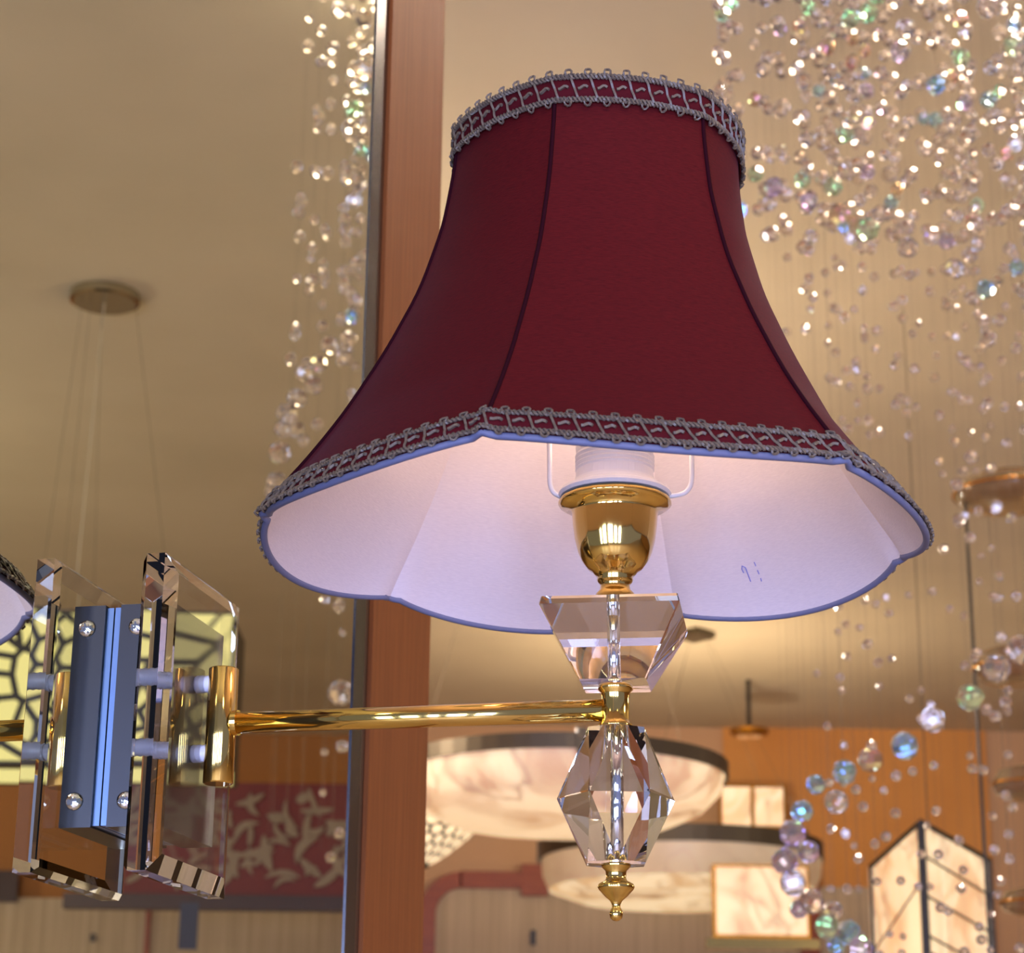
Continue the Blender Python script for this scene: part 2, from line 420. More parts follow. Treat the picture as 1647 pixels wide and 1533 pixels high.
# ---- shade
SC = Vector((S.x - 0.0115, S.y, 0))
zB = W(953, 861, S.y).z; zT = W(960, 230, S.y).z
PHI0 = math.radians(109)
RB = 0.1630
kn = [(0, 1.0), (.05, .965), (.12, .898), (.245, .792), (.41, .672), (.57, .574), (.74, .507), (.9, .476), (1.0, .474)]
def g(t):
    for (a, b), (c_, d) in zip(kn, kn[1:]):
        if t <= c_: 
            q = (t - a) / (c_ - a); return b + (d - b) * q
    return kn[-1][1]
def gs(t):  # smoothed profile
    return (g(max(0, t - .04)) + 2 * g(t) + g(min(1, t + .04))) / 4 if .04 < t < .96 else g(t)
def shade_pt(phi, t, off=0.0):
    d = (phi - PHI0) % (PI / 3)
    s = abs(sin(3 * d)) if True else 0
    poly = cos(PI / 6) / cos(d - PI / 6)
    k = min(1, t / .22) * (0.42 if t < .8 else 0.42 - (t - .8) * 0.8)
    fac = (1 - k) + k * poly
    e = (1 - t) ** 5
    cusp = max(0.0, 1 - min(d, PI / 3 - d) / 0.035)
    fac *= 1 + e * (0.046 * s ** 0.5 * (1 - .40 * s) + 0.034 * cusp)
    r = RB * gs(t) * fac + off
    z = zB + (zT - zB) * t - e * 0.009 * s ** 0.9
    return Vector((SC.x + .0035 * t + r * cos(phi), SC.y - r * sin(phi), z))
NT = 40
ts = [(i / NT) ** 1.35 for i in range(NT + 1)]
def panel(k, off, material, name, parent, inner=False, np_=26):
    vs = []; fs = []
    a0 = PHI0 + k * PI / 3
    for t in ts:
        for i in range(np_ + 1): vs.append(shade_pt(a0 + 1e-6 + (PI / 3 - 2e-6) * i / np_, t, off))
    for j in range(NT):
        for i in range(np_):
            a = j * (np_ + 1) + i; fs.append((a, a + 1, a + np_ + 2, a + np_ + 1))
    o = put(name, vs, fs, material, parent, smooth=True)
    return o
lin_o = []
sh0 = None
# the shade itself is a part; panels are its sub-parts
shb = MB()
ring = [shade_pt(PHI0 + 2 * PI * i / 180, 0.995, -0.003) for i in range(180)]
shb.add(*tube(ring, 0.0014, 6, closed=True))
ctr = Vector((SC.x + .002, SC.y, zT - .012))
for k in range(3):
    a = PHI0 + 0.3 + k * 2 * PI / 3
    shb.add(*tube([ctr + Vector((cos(a), -sin(a), 0)) * .012, shade_pt(a, 0.985, -0.004)], 0.0012, 6))
shb.add(*tube([ctr + Vector((cos(2 * PI * i / 20), -sin(2 * PI * i / 20), 0)) * .012 for i in range(20)], 0.0012, 6, closed=True))
shade = shb.put('shade', M['white'], sco)
shade['label'] = 'burgundy silk bell shade with a scalloped lower rim'
for k in range(6):
    panel(k, 0.0, M['silk'], 'silk_panel', shade)
    panel(k, -0.0022, M['lining'], 'lining_panel', shade)
for k in range(6):
    a = PHI0 + k * PI / 3
    v, f = tube([shade_pt(a, t, 0.0004) for t in ts], 0.0011, 6); put('seam', v, f, M['seam'], shade, smooth=True)
# rim piping
NP = 360
v, f = tube([shade_pt(PHI0 + 2 * PI * i / NP, 0.0, -0.0006) - Z * .0006 for i in range(NP)], 0.0018, 8, closed=True)
put('piping', v, f, M['piping'], shade, smooth=True)
# braid: woven band, wavy cords, ladder bars and picot loops
def braid(t0, t1, name):
    def bp(phi, q, o): return shade_pt(phi, t0 + (t1 - t0) * q, o)
    nb = 480
    band = MB(); vs = []; fs = []
    for i in range(nb):
        a = PHI0 + 2 * PI * i / nb
        for (q, o) in ((0.08, .0006), (0.08, .0016), (.5, .0022), (0.92, .0016), (0.92, .0006)): vs.append(bp(a, q, o))
    for i in range(nb):
        j = (i + 1) % nb
        for k in range(4): fs.append((i * 5 + k, j * 5 + k, j * 5 + k + 1, i * 5 + k + 1))
    band.add(vs, fs); band.put(name + '_band', M['gimp2'], shade, smooth=True)
    co = MB()
    R_ = RB * gs((t0 + t1) / 2); per = 2 * PI * R_
    for (q0, amp, T, ph, r) in ((0.12, .07, .0042, 0, .00075), (0.12, .07, .0042, PI, .00075), (0.88, .07, .0042, 0, .00075), (0.88, .07, .0042, PI, .00075)):
        nw = round(per / T); ns = nw * 7
        pts = [bp(PHI0 + 2 * PI * i / ns, q0 + amp * sin(2 * PI * nw * i / ns + ph), .0024 + .0006 * cos(2 * PI * nw * i / ns + ph)) for i in range(ns)]
        co.add(*tube(pts, r, 4, closed=True))
    nl = round(per / .0098)
    hq = .014
    for i in range(nl):
        a = PHI0 + 2 * PI * (i + .25) / nl; da = 2 * PI / nl
        # picot loops, up and down
        for (qc, qr) in ((1.0, .12), (0.0, .09)):
            pts = [bp(a + da * .17 * cos(u), qc + qr * sin(u), .0028 + .0008 * cos(2 * u)) for u in [2 * PI * m_ / 9 for m_ in range(9)]]
            co.add(*tube(pts, .00062, 4, closed=True))
        # ladder
        co.add(*tube([bp(a + da * .5 + da * .04 * m_, .15 + .07 * m_, .0026 + .0004 * sin(m_)) for m_ in range(11)], .0008, 4))
        co.add(*tube([bp(a + da * .1 * m_, .5 + .05 * sin(m_), .0029) for m_ in range(6)], .0009, 4))
    co.put(name + '_cords', M['gimp'], shade, kind='stuff')
braid(0.004, 0.062, 'lower_braid')
braid(0.925, 1.002, 'upper_braid')
# carrier wire (U) from the socket ring up to the shade top
wc = MB()
zr = zat(797)
wp = [Vector((-.030, 0, 0.004)), Vector((-.030, 0, 0.0)), Vector((-.0335, 0, .002)), Vector((-.0345, 0, .008))]
def wireside(sg, r1, dx):
    pts = [(0.026, zat(800)), (r1 * .85, zat(797)), (r1 * .95, zat(790)), (r1, zat(775)), (r1 * 1.01, zat(740)), (r1 * 1.02, zat(600)), (r1 * 1.0, zT - .03), (0.012, zT - .012)]
    a = math.radians(8)
    # smooth
    P = [Vector((S.x + sg * r * cos(a), S.y - sg * r * sin(a) * .6, z)) for (r, z) in pts]
    out = []
    for i in range(len(P) - 1):
        for j in range(6):
            q = j / 6
            p0 = P[max(0, i - 1)]; p1 = P[i]; p2 = P[i + 1]; p3 = P[min(len(P) - 1, i + 2)]
            out.append(0.5 * ((2 * p1) + (-p0 + p2) * q + (2 * p0 - 5 * p1 + 4 * p2 - p3) * q * q + (-p0 + 3 * p1 - 3 * p2 + p3) * q ** 3))
    out.append(P[-1]); return out
wc.add(*tube(wireside(-1, .0335, 0), .0013, 8)); wc.add(*tube(wireside(1, .0395, 0), .0013, 8))
wc.put('shade_wire', M['white'], sco, smooth=True)
# faint handwritten marks on the far lining
mk = MB()
def lining_at(px, py):
    # walk the ray to the lining
    best = None
    for i in range(0, 60):
        for j in range(0, 40):
            phi = math.radians(180 + i * 3); t = j / 60
            p = shade_pt(phi, t, -.0032); d = p - EYE; D = d.dot(fwd)
            x = CX + F * d.dot(right) / D; y = CY - F * d.dot(up) / D
            e = (x - px) ** 2 + (y - py) ** 2
            if best is None or e < best[0]: best = (e, phi, t)
    return best[1], best[2]
pa, pt_ = lining_at(1206, 930)
def ink(l): 
    mk.add(*tube([shade_pt(pa - u, pt_ + w, -.0029) for (u, w) in l], .00035, 4))
sgn = 1
for l in ([(-.03, .02), (-.03, .012)], [(-.03, .004), (-.03, -.004)], [(-.03, -.012), (-.028, -.018)], [(.018, .012), (.018, -.016)], [(.018, .012), (.03, .016), (.036, .010), (.034, .002)]):
    ink(l)
mk.put('lining_mark', M['ink'], shade)

# ------------------------------------------------------------------ bead chandelier
random.seed(11)
def bead_mesh(name, material, kind='round'):
    vs = []; n = 8
    rings = [(0.0, 1.0), (0.60, 0.80), (0.97, 0.28), (0.97, -0.28), (0.60, -0.80), (0.0, -1.0)]
    fs = []; idx = []
    for (r, z) in rings:
        if r == 0: idx.append([len(vs)]); vs.append((0, 0, z)); continue
        idx.append(list(range(len(vs), len(vs) + n)))
        for k in range(n):
            a = 2 * PI * k / n; vs.append((r * cos(a), r * sin(a), z))
    for k in range(n):
        l = (k + 1) % n
        fs.append((idx[0][0], idx[1][k], idx[1][l]))
        for j in (1, 2, 3): fs.append((idx[j][k], idx[j + 1][k], idx[j + 1][l], idx[j][l]))
        fs.append((idx[5][0], idx[4][l], idx[4][k]))
    me = bpy.data.meshes.new(name); me.from_pydata(vs, [], fs)
    bm = bmesh.new(); bm.from_mesh(me); bmesh.ops.recalc_face_normals(bm, faces=bm.faces); bm.to_mesh(me); bm.free()
    me.materials.append(material); return me
BM = [bead_mesh('bead', M['bead'])] * 9 + [bead_mesh('bead', M[k]) for k in ('bead_glint1', 'bead_glint2', 'bead_glint3', 'bead_glint4')]
PLV, PLF = [tuple(v_.co) for v_ in BM[0].vertices], [tuple(p_.vertices) for p_ in BM[0].polygons]

ch_c = Vector((1.5, 3.15, CEIL))
cha = root('bead_chandelier', ch_c, 'large chandelier of crystal beads hung on fine wires, at the right', 'chandelier')
LIM = 296
beads_done = 0
cand = []      # (px size, strand index, location, radius, glint tint)
strands = []
def inside(x, y):
    """where beads show in the photo, and how dense"""
    if y < 380:
        left = 1150 + max(0, y - 250) * 0.35
        dens = 1.0
    elif y < 700: left = 1195 + (y - 380) * .42; dens = 0.62
    elif y < 1000: left = 1330 - (y - 700) * .25; dens = 0.40
    else: left = 1300 - (y - 1000) * .10; dens = 0.36
    if x < left: return 0
    if y > 1000 and x < 1330 and y > 1230: return 0.12
    return dens
for s_i in range(58):
    px = random.uniform(1130, 1690); Y = random.uniform(2.75, 3.6)
    p0 = W(px, 760, Y)
    zz = CEIL - 0.03; loc = []
    step = 0.075
    zz -= random.uniform(0, step)
    while zz > 1.70:
        p = Vector((p0.x, p0.y, zz))
        d = p - EYE; D = d.dot(fwd); x = CX + F * d.dot(right) / D; y = CY - F * d.dot(up) / D
        dens = inside(x, y)
        if -20 < y < 1560 and -1 < x < 1667 and random.random() < dens:
            r = random.uniform(8.0, 12.5) * (1.1 if y < 400 else 0.72) / F * D
            loc.append((p, r, 0 if random.random() < .86 else random.randrange(1, 5), r * F / D))
        zz -= step * random.uniform(.7, 1.35)
    if loc: strands.append((p0, loc))
# sweep of bigger beads
big = [(1640, 1045, 26), (1603, 1075, 25), (1560, 1122, 24), (1500, 1158, 23), (1455, 1200, 25), (1400, 1222, 23), (1358, 1242, 22), (1345, 1290, 22), (1312, 1262, 18), (1290, 1305, 20), (1275, 1340, 24), (1262, 1385, 23), (1300, 1370, 20), (1275, 1420, 24), (1305, 1450, 23), (1285, 1462, 17), (1340, 1465, 18), (1330, 1490, 22), (1365, 1500, 22), (1385, 1525, 22), (1345, 1520, 18)]
big += [(1215, 280, 15), (1245, 300, 17), (1235, 325, 17), (1290, 290, 15), (1300, 325, 17), (1340, 300, 17), (1350, 345, 20), (1395, 368, 22), (1415, 345, 16), (1460, 398, 19), (1500, 380, 15), (1522, 388, 15), (1535, 432, 18), (1585, 465, 17), (1590, 545, 15), (1635, 430, 15), (1560, 410, 14), (1360, 215, 16), (1380, 218, 16), (1590, 12, 22), (1395, 22, 18), (1368, 30, 18), (1458, 45, 18), (1448, 82, 18), (1545, 92, 16), (1505, 137, 18), (1630, 75, 18), (1590, 160, 16), (1300, 12, 15), (1335, 115, 14), (1285, 45, 14), (1175, 5, 15)]
for (x, y, r) in big:
    Y = random.uniform(2.75, 3.1); p = W(x, y, Y); D = (p - EYE).dot(fwd)
    strands.append((p, [(p, r * 0.92 / F * D, random.choice((0, 0, 1, 2, 3, 4)), r)]))
flat = sorted(((q[3], si, qi) for si, (p0, loc) in enumerate(strands) for qi, q in enumerate(loc)), reverse=True)
keep = set((si, qi) for (_, si, qi) in flat[:LIM])
print('beads', len(flat))
rest = MB()
def rotm(): return Matrix.Rotation(random.uniform(0, 6.3), 3, 'Z') @ Matrix.Rotation(random.gauss(0, .5), 3, 'X')
def add_plain(mb, p, r):
    R3 = rotm(); mb.add([p + R3 @ (Vector(q) * r) for q in PLV], PLF)
for si, (p0, loc) in enumerate(strands):
    zl = min(q[0].z for q in loc)
    sx, sy = p0.x, p0.y
    v, f = tube([(sx, sy, CEIL - .03), (sx, sy, zl)], 0.00012, 4)
    st = put('strand_wire', v, f, M['wire'], cha)
    for qi, (p, r, c, _) in enumerate(loc):
        if (si, qi) in keep:
            me = BM[0] if c == 0 else BM[8 + c]
            o = bpy.data.objects.new('bead', me); COL.objects.link(o); o.parent = st
            o.location = p - ch_c; o.scale = (r, r, r); o.rotation_euler = (random.gauss(0, .5), random.gauss(0, .3), random.uniform(0, 6.3))
        else: add_plain(rest, p, r)
# end of the chandelier that only the mirror shows
mw = MB()
vstr = []
for i in range(26):
    px = random.uniform(470, 640) if i % 3 else random.uniform(540, 640)
    Y = random.uniform(3.0, 3.6); p0 = W(px, 500, Y)
    zz = CEIL - .06
    while zz > 1.9:
        p = Vector((p0.x, p0.y, zz)); d = p - EYE; D = d.dot(fwd); x = CX + F * d.dot(right) / D; y = CY - F * d.dot(up) / D
        lim = 495 if y < 250 else (478 - (y - 250) * .12 if y < 700 else 485)
        if x > lim and random.random() < (.62 if y < 400 else .42 if y < 900 else .15): vstr.append((mir(p), random.uniform(7, 11) / F * D))
        zz -= .085 * random.uniform(.6, 1.4)
    a = mir(Vector((p0.x, p0.y, CEIL - .03))); b = mir(Vector((p0.x, p0.y, 2.0)))
    mw.add(*tube([a, b], .00012, 4))
for (x, y, r) in [(560, 545, 16), (530, 555, 17), (555, 575, 14), (512, 585, 17), (488, 600, 16), (505, 620, 17), (478, 640, 19), (462, 665, 20), (475, 690, 16), (455, 690, 17), (450, 728, 21), (445, 775, 19), (438, 790, 15), (592, 95, 16), (585, 30, 17), (545, 15, 14), (478, 268, 12), (480, 342, 11), (570, 322, 14), (522, 965, 9), (545, 975, 12)]:
    p = W(x, y, 3.2); vstr.append((mir(p), r * .9 / F * (p - EYE).dot(fwd)))
for (p, r) in vstr: add_plain(rest, p, r)
rest.put('small_beads', M['bead'], cha, kind='stuff')
mw.put('fine_wires', M['wire'], cha, kind='stuff')
# ceiling plate with its spotlights
tops = [(p0.x, p0.y) for (p0, _) in strands] + [(p.x, p.y) for (p, r) in vstr]
bb = []
for (x, y) in tops:
    for k in range(6): bb.append((x + .04 * cos(k * PI / 3), y + .04 * sin(k * PI / 3)))
v, f = hull([Vector((x, y, CEIL - .03)) for (x, y) in bb] + [Vector((x, y, CEIL)) for (x, y) in bb])
put('ceiling_plate', v, f, M['steel'], cha)
spot_m = mat('spot_glass', (255, 255, 255), emit=(255, 232, 206), es=90)
random.seed(3)
for (x, y) in random.sample(tops, 16):
    v, f = lathe((x + .03, y + .02), [(.045, CEIL - .036), (.045, CEIL - .0305)], 20)
    put('spotlight', v, f, spot_m, cha)

# ------------------------------------------------------------------ hanging lamps of the shop, seen directly
def wire_to(parent, a, b, r=.0006, material=None, name='suspension_wire'):
    v, f = tube([a, b], r, 6); return put(name, v, f, material or M['wire'], parent)
# 1: big alabaster bowl
def bowl(name, cx, cy, Y, Rpx, label, band, depth_px, mats, body=None, canopy=None):
    c = W(cx, cy, Y); D = (c - EYE).dot(fwd); k = D / F; R = Rpx * k
    r = root(name, c, label, 'pendant lamp')
    h = band * k
    dp = depth_px * k
    P = [(R * .985, c.z), (R, c.z), (R, c.z - h), (R * .985, c.z - h)]
    vs, fs = lathe((c.x, c.y), P, 64); put('rim_band', vs, fs[:-2], M['steel2'], r, smooth=False)
    B = body or [(0.975, .0), (.95, .30), (.85, .62), (.66, .86), (.4, .97), (.02, 1.0)]
    vs, fs = lathe((c.x, c.y), [(R * a, c.z - h * .8 - dp * b) for (a, b) in B], 64)
    nseg = 64
    if len(mats) == 1:
        put('alabaster_bowl', vs, fs[:-2] + [fs[-1]], mats[0], r, smooth=True)
    else:
        sp = 2
        put('bowl_side', vs[:nseg * (sp + 1)], [q for q in fs[:nseg * sp]], mats[0], r, smooth=True)
        vs2 = vs[nseg * sp:]; put('bowl_bottom', vs2, [tuple(i - nseg * sp for i in q) for q in fs[nseg * sp:-2]] + [tuple(i - nseg * sp for i in fs[-1])], mats[1], r, smooth=True)
    lamp('bowl_bulb', 'POINT', c + Z * .06, 15 * LK, WARM, .05)
    # clips and wires
    cc = canopy or Vector((c.x, c.y, CEIL))
    for i in range(3 if not canopy else 5):
        a = math.radians(35) + i * 2 * PI / (3 if not canopy else 5)
        e = Vector((cos(a), sin(a), 0))
        p = c + e * R
        wire_to(r, p, Vector((cc.x, cc.y, CEIL - .03)) + e * .06)
        vs, fs = box8(p - e * .01 - Vector((-e.y, e.x, 0)) * .012 - Z * (h + .01), e * .018, Vector((-e.y, e.x, 0)) * .024, Z * (h + .02))
        put('clip', vs, fs, M['steel2'], r)
    vs, fs = lathe((cc.x, cc.y), [(.085, CEIL - .03), (.085, CEIL)], 4 if canopy else 32); put('ceiling_canopy', vs, fs, M['steel2'], r)
    return r, c, R
M['steel2'] = mat('dark_nickel', (96, 86, 70), 0.4, 0.6)
bowl('bowl_pendant', 903, 1230, 5.4, 268, 'wide alabaster bowl pendant with metal rim just behind the faceted crystal', 24, 88, [M['marble']])
cc = W(1118, 1030, 8.8)
bowl('tray_pendant', 1095, 1360, 8.8, 228, 'shallow alabaster dish pendant lower down, behind the brass finial', 26, 72, [M['marble2'], M['marble_b']], body=[(.985, 0), (.975, .4), (.93, .72), (.75, .92), (.02, 1.0)], canopy=cc)
# 2: honeycomb glass lamp
def clip_poly(poly, a, b, c_):
    out = []
    for i in range(len(poly)):
        p, q = poly[i], poly[(i + 1) % len(poly)]
        dp = a * p[0] + b * p[1] - c_; dq = a * q[0] + b * q[1] - c_
        if dp <= 0: out.append(p)
        if dp * dq < 0:
            t = dp / (dp - dq); out.append((p[0] + t * (q[0] - p[0]), p[1] + t * (q[1] - p[1])))
    return out
def cells(pts, w, h, shrink):
    res = []
    for i, p in enumerate(pts):
        poly = [(0, 0), (w, 0), (w, h), (0, h)]
        poly = clip_poly(poly, -1, 0, -shrink); poly = clip_poly(poly, 1, 0, w - shrink); poly = clip_poly(poly, 0, -1, -shrink); poly = clip_poly(poly, 0, 1, h - shrink)
        for j, q in enumerate(pts):
            if i == j: continue
            a, b = q[0] - p[0], q[1] - p[1]; l = math.hypot(a, b)
            if l < 1e-6: continue
            a /= l; b /= l; c_ = a * (p[0] + q[0]) / 2 + b * (p[1] + q[1]) / 2 - shrink
            poly = clip_poly(poly, a, b, c_)
            if len(poly) < 3: break
        if len(poly) >= 3: res.append(poly)
    return res
tc_ = W(672, 1312, 6.2)
tif = root('honeycomb_pendant', tc_, 'cone pendant of white honeycomb glass peeking out beside the wooden post', 'pendant lamp')
kk = (tc_ - EYE).dot(fwd) / F
def tp(u, w, o=0):   # u angle, w 0 top..1 bottom
    R = (102 * (1 - w) ** 0.8 + 14) * kk * (1.0 + 0 * w) + o
    return Vector((tc_.x + R * cos(u), tc_.y + R * sin(u), tc_.z - w * 80 * kk))
vs = []; fs = []
for j in range(9):
    for i in range(40): vs.append(tp(2 * PI * i / 40, j / 8, -.002))
for j in range(8):
    for i in range(40): fs.append((j * 40 + i, j * 40 + (i + 1) % 40, (j + 1) * 40 + (i + 1) % 40, (j + 1) * 40 + i))
put('lead_frame', vs, fs, M['black'], tif, smooth=True)
NU = 22
for j in range(6):
    for i in range(NU):
        u0 = (i + (j % 2) * .5) * 2 * PI / NU; du = 2 * PI / NU * .44; w0 = (j + .55) / 6.2; dw = .088
        pts = [tp(u0 + du * cos(a), max(0.0, min(1, w0 + dw * sin(a))), .002) for a in [PI / 6 + m_ * PI / 3 for m_ in range(6)]]
        inn = [tp(u0 + du * cos(a) * .5, max(0.0, min(1, w0 + dw * .5 * sin(a))), .006) for a in [PI / 6 + m_ * PI / 3 for m_ in range(6)]]
        put('glass_cell', pts + inn, [(0, 1, 7, 6), (1, 2, 8, 7), (2, 3, 9, 8), (3, 4, 10, 9), (4, 5, 11, 10), (5, 0, 6, 11), (6, 7, 8, 9, 10, 11)], M['tiff'], tif)
zq = tc_.z - 80 * kk
v, f = lathe((tc_.x, tc_.y), [(.034, zq + .004), (.036, zq - .004), (.012, zq - .012), (.006, zq - .04), (.001, zq - .042)], 20); put('bottom_cap', v, f, M['black'], tif)
wire_to(tif, tc_, Vector((tc_.x, tc_.y, CEIL)), .003, M['black'], 'stem')
# 3: gold disc pendant on a stem
g0 = W(1205, 1178, 9.7); kg = (g0 - EYE).dot(fwd) / F
gd = root('gold_disc_pendant', g0, 'small gold disc on a short dark stem under the ceiling', 'pendant lamp')
v, f = lathe((g0.x, g0.y), [(31 * kg, g0.z + .012), (31 * kg, g0.z - .008), (20 * kg, g0.z - .02), (.01, g0.z - .022)], 32); put('disc', v, f, M['oldbrass'], gd)
wire_to(gd, g0, Vector((g0.x, g0.y, CEIL)), .010, M['black'], 'stem')
# 4: square marble lamps on the back wall
def marble_box(name, x0, y0, x1, y1, Y, label, material, cols=1, rows=1, bar=False):
    a = W(x0, y1, Y); b = W(x1, y0, Y); w = b.x - a.x; h = b.z - a.z
    r = root(name, (a.x + w / 2, Y, a.z), label, 'wall lamp')
    g_ = .022
    v, f = box8((a.x, Y, a.z), Vector((w, 0, 0)), Vector((0, .08, 0)), Z * h); put('lamp_body', v, f, M['oldbrass'], r)
    for i in range(cols):
        for j in range(rows):
            pw = w / cols; ph = h / rows
            v, f = box8((a.x + i * pw + g_ / 2, Y - .012, a.z + j * ph + g_ / 2), Vector((pw - g_, 0, 0)), Vector((0, .0115, 0)), Z * (ph - g_))
            put('marble_pane', v, f, material, r)
    if bar:
        v, f = box8((a.x - .03, Y - .03, a.z - .04), Vector((w + .06, 0, 0)), Vector((0, .06, 0)), Z * .035); put('brass_bar', v, f, M['brass'], r)
    return r
marble_box('square_wall_lamp', 1160, 1264, 1262, 1400, 10.6, 'pale square paned lamp on the orange wall behind the dish pendant', M['marble_b'], 2, 2)
marble_box('marble_wall_lamp', 1148, 1392, 1300, 1508, 8.0, 'veined marble box lamp with a brass bar below, beside the bead string', M['marble'], 1, 1, True)
# 5: black framed lantern
Cc, Lc_, Rc = W(1480, 1322, 5.0), W(1400, 1394, 5.25), W(1590, 1384, 5.3)
lan = root('black_frame_lantern', Vector((Cc.x, Cc.y + .15, Cc.z - .45)), 'lit pointed lantern with black frame among the beads, lower right', 'lantern')
H_ = .42
def pane(a, b, name='glass_pane'):
    d = (b - a); nr = Vector((d.y, -d.x, 0)).normalized() * .004
    if nr.y > 0: nr = -nr
    vs = [a, b, Vector((b.x, b.y, a.z - H_)), Vector((a.x, a.y, a.z - H_))]
    vs = vs + [p - nr * 1.5 for p in vs]
    put(name, vs, [(0, 1, 2, 3), (7, 6, 5, 4), (0, 4, 5, 1), (1, 5, 6, 2), (2, 6, 7, 3), (3, 7, 4, 0)], M['marble_l'], lan)
M['marble_l'] = marble('lit_lantern_glass', 0.72, (214, 150, 80), (255, 224, 170), 5)
pane(Cc, Lc_); pane(Cc, Rc)
Bk = Lc_ + Rc - Cc; pane(Lc_, Bk); pane(Rc, Bk)
dn = Vector((0, 0, -H_))
def bar(a, b, r=.006, name='frame_bar'): 
    v, f = tube([a, b], r, 6); put(name, v, f, M['black'], lan)
fz = Vector((0, -.006, 0))
zbot = Cc.z - H_
def low(p): return Vector((p.x, p.y, zbot))
bar(Cc + fz, low(Cc) + fz, .0095); bar(Cc + fz, Lc_ + fz, .006); bar(Cc + fz, Rc + fz, .006); bar(Lc_ + fz, low(Lc_) + fz, .005); bar(Rc + fz, low(Rc) + fz, .006)
bar(Lc_, Bk); bar(Rc, Bk); bar(low(Cc), low(Lc_)); bar(low(Cc), low(Rc))
for q in (.075, .165, .255):
    bar(Cc + fz - Z * q, Rc + fz - Z * (q + .012), .0028, 'muntin')
bar(Cc + fz - Z * .13, Lc_ + fz - Z * .20 + (Cc - Lc_) * .0, .0022, 'muntin')
wire_to(lan, Bk * .5 + Cc * .5, Vector(((Bk.x + Cc.x) / 2, (Bk.y + Cc.y) / 2, CEIL)), .001, M['black'], 'chain')
# 6: tiered brass lamp at the right edge
tl = W(1625, 780, 4.4); 
tie = root('tiered_disc_lamp', Vector((tl.x, tl.y, CEIL)), 'tiered lamp of gold edged glass dishes hung in a column at the right edge', 'pendant lamp')
M['smoke'] = mat('smoky_amber_glass', (205, 182, 145), 0.1, trans=0.8, ior=1.3)
for (yc_, Rp, hh) in ((795, 92, 30), (1075, 78, 34), (1262, 60, 30), (1452, 60, 24)):
    c = W(1628, yc_, 4.4); k = (c - EYE).dot(fwd) / F; R = Rp * k
    v, f = lathe((tl.x, tl.y), [(R * .35, c.z + hh * k), (R * .8, c.z + hh * k * .75), (R, c.z), (R * .86, c.z - hh * k * .5), (R * .5, c.z - hh * k * .8), (R * .3, c.z - hh * k * .82)], 48)
    put('glass_dish', v, f, M['smoke'], tie, smooth=True)
    v, f = tube([Vector((tl.x + R * cos(2 * PI * i / 48), tl.y + R * sin(2 * PI * i / 48), c.z)) for i in range(48)], .003, 6, closed=True)
    put('dish_rim', v, f, M['oldbrass'], tie, smooth=True)
for (dx, dy) in ((-.05, 0), (.04, .03), (.04, -.03)):
    wire_to(tie, Vector((tl.x + dx, tl.y + dy, CEIL)), Vector((tl.x + dx, tl.y + dy, W(1628, 1440, 4.4).z)), .0005)
pa_ = W(1552, 800, 4.4)
wire_to(tie, pa_, Vector((pa_.x, pa_.y, W(1600, 1560, 4.4).z)), .0035, M['black'], 'side_rod')
# 7: display wall frame below the orange wall band
yw = YB - .06
def wallbox(name, x0, y0, x1, y1, Y, th, material, parent):
    a = W(x0, y1, Y); b = W(x1, y0, Y); v, f = box8((a.x, Y, a.z), Vector((b.x - a.x, 0, 0)), Vector((0, th, 0)), Z * (b.z - a.z)); return put(name, v, f, material, parent)
db = root('display_board', W(900, 1900, yw), 'beige display board with a red-brown wooden frame on the back wall', 'display board')
wallbox('board_panel', 672, 1428, 1400, 2400, yw, .04, M['beige'], db)
wallbox('frame_rail', 740, 1402, 845, 1428, yw - .03, .05, M['redwood'], db)
wallbox('frame_rail', 838, 1390, 882, 1440, yw - .04, .06, M['redwood'], db)
wallbox('frame_rail', 882, 1402, 1098, 1432, yw - .03, .05, M['redwood'], db)
# rounded corner
vs = []; c0 = W(742, 1470, yw - .03); ro = c0.z; 
R1 = W(742, 1402, yw - .03).z - c0.z; R2 = W(742, 1428, yw - .03).z - c0.z
for i in range(13):
    a = PI / 2 + PI / 2 * i / 12
    for R in (R1, R2):
        for d in (0, .05): vs.append(Vector((c0.x + R * cos(a), yw - .03 + d, c0.z + R * sin(a))))
fs = []
for i in range(12):
    k = i * 4; fs += [(k, k + 4, k + 6, k + 2), (k + 1, k + 3, k + 7, k + 5), (k, k + 1, k + 5, k + 4), (k + 2, k + 6, k + 7, k + 3)]
put('frame_corner', vs, fs, M['redwood'], db)
v, f = box8((c0.x - R1, yw - .03, c0.z - 1), Vector((R1 - R2, 0, 0)), Vector((0, .05, 0)), Z * 1.0); put('frame_stile', v, f, M['redwood'], db)
wallbox('frame_stile', 1300, 1390, 1316, 1900, yw - .03, .05, M['redwood'], db)
wallbox('hook', 853, 1496, 862, 1520, yw - .02, .02, M['black'], db)

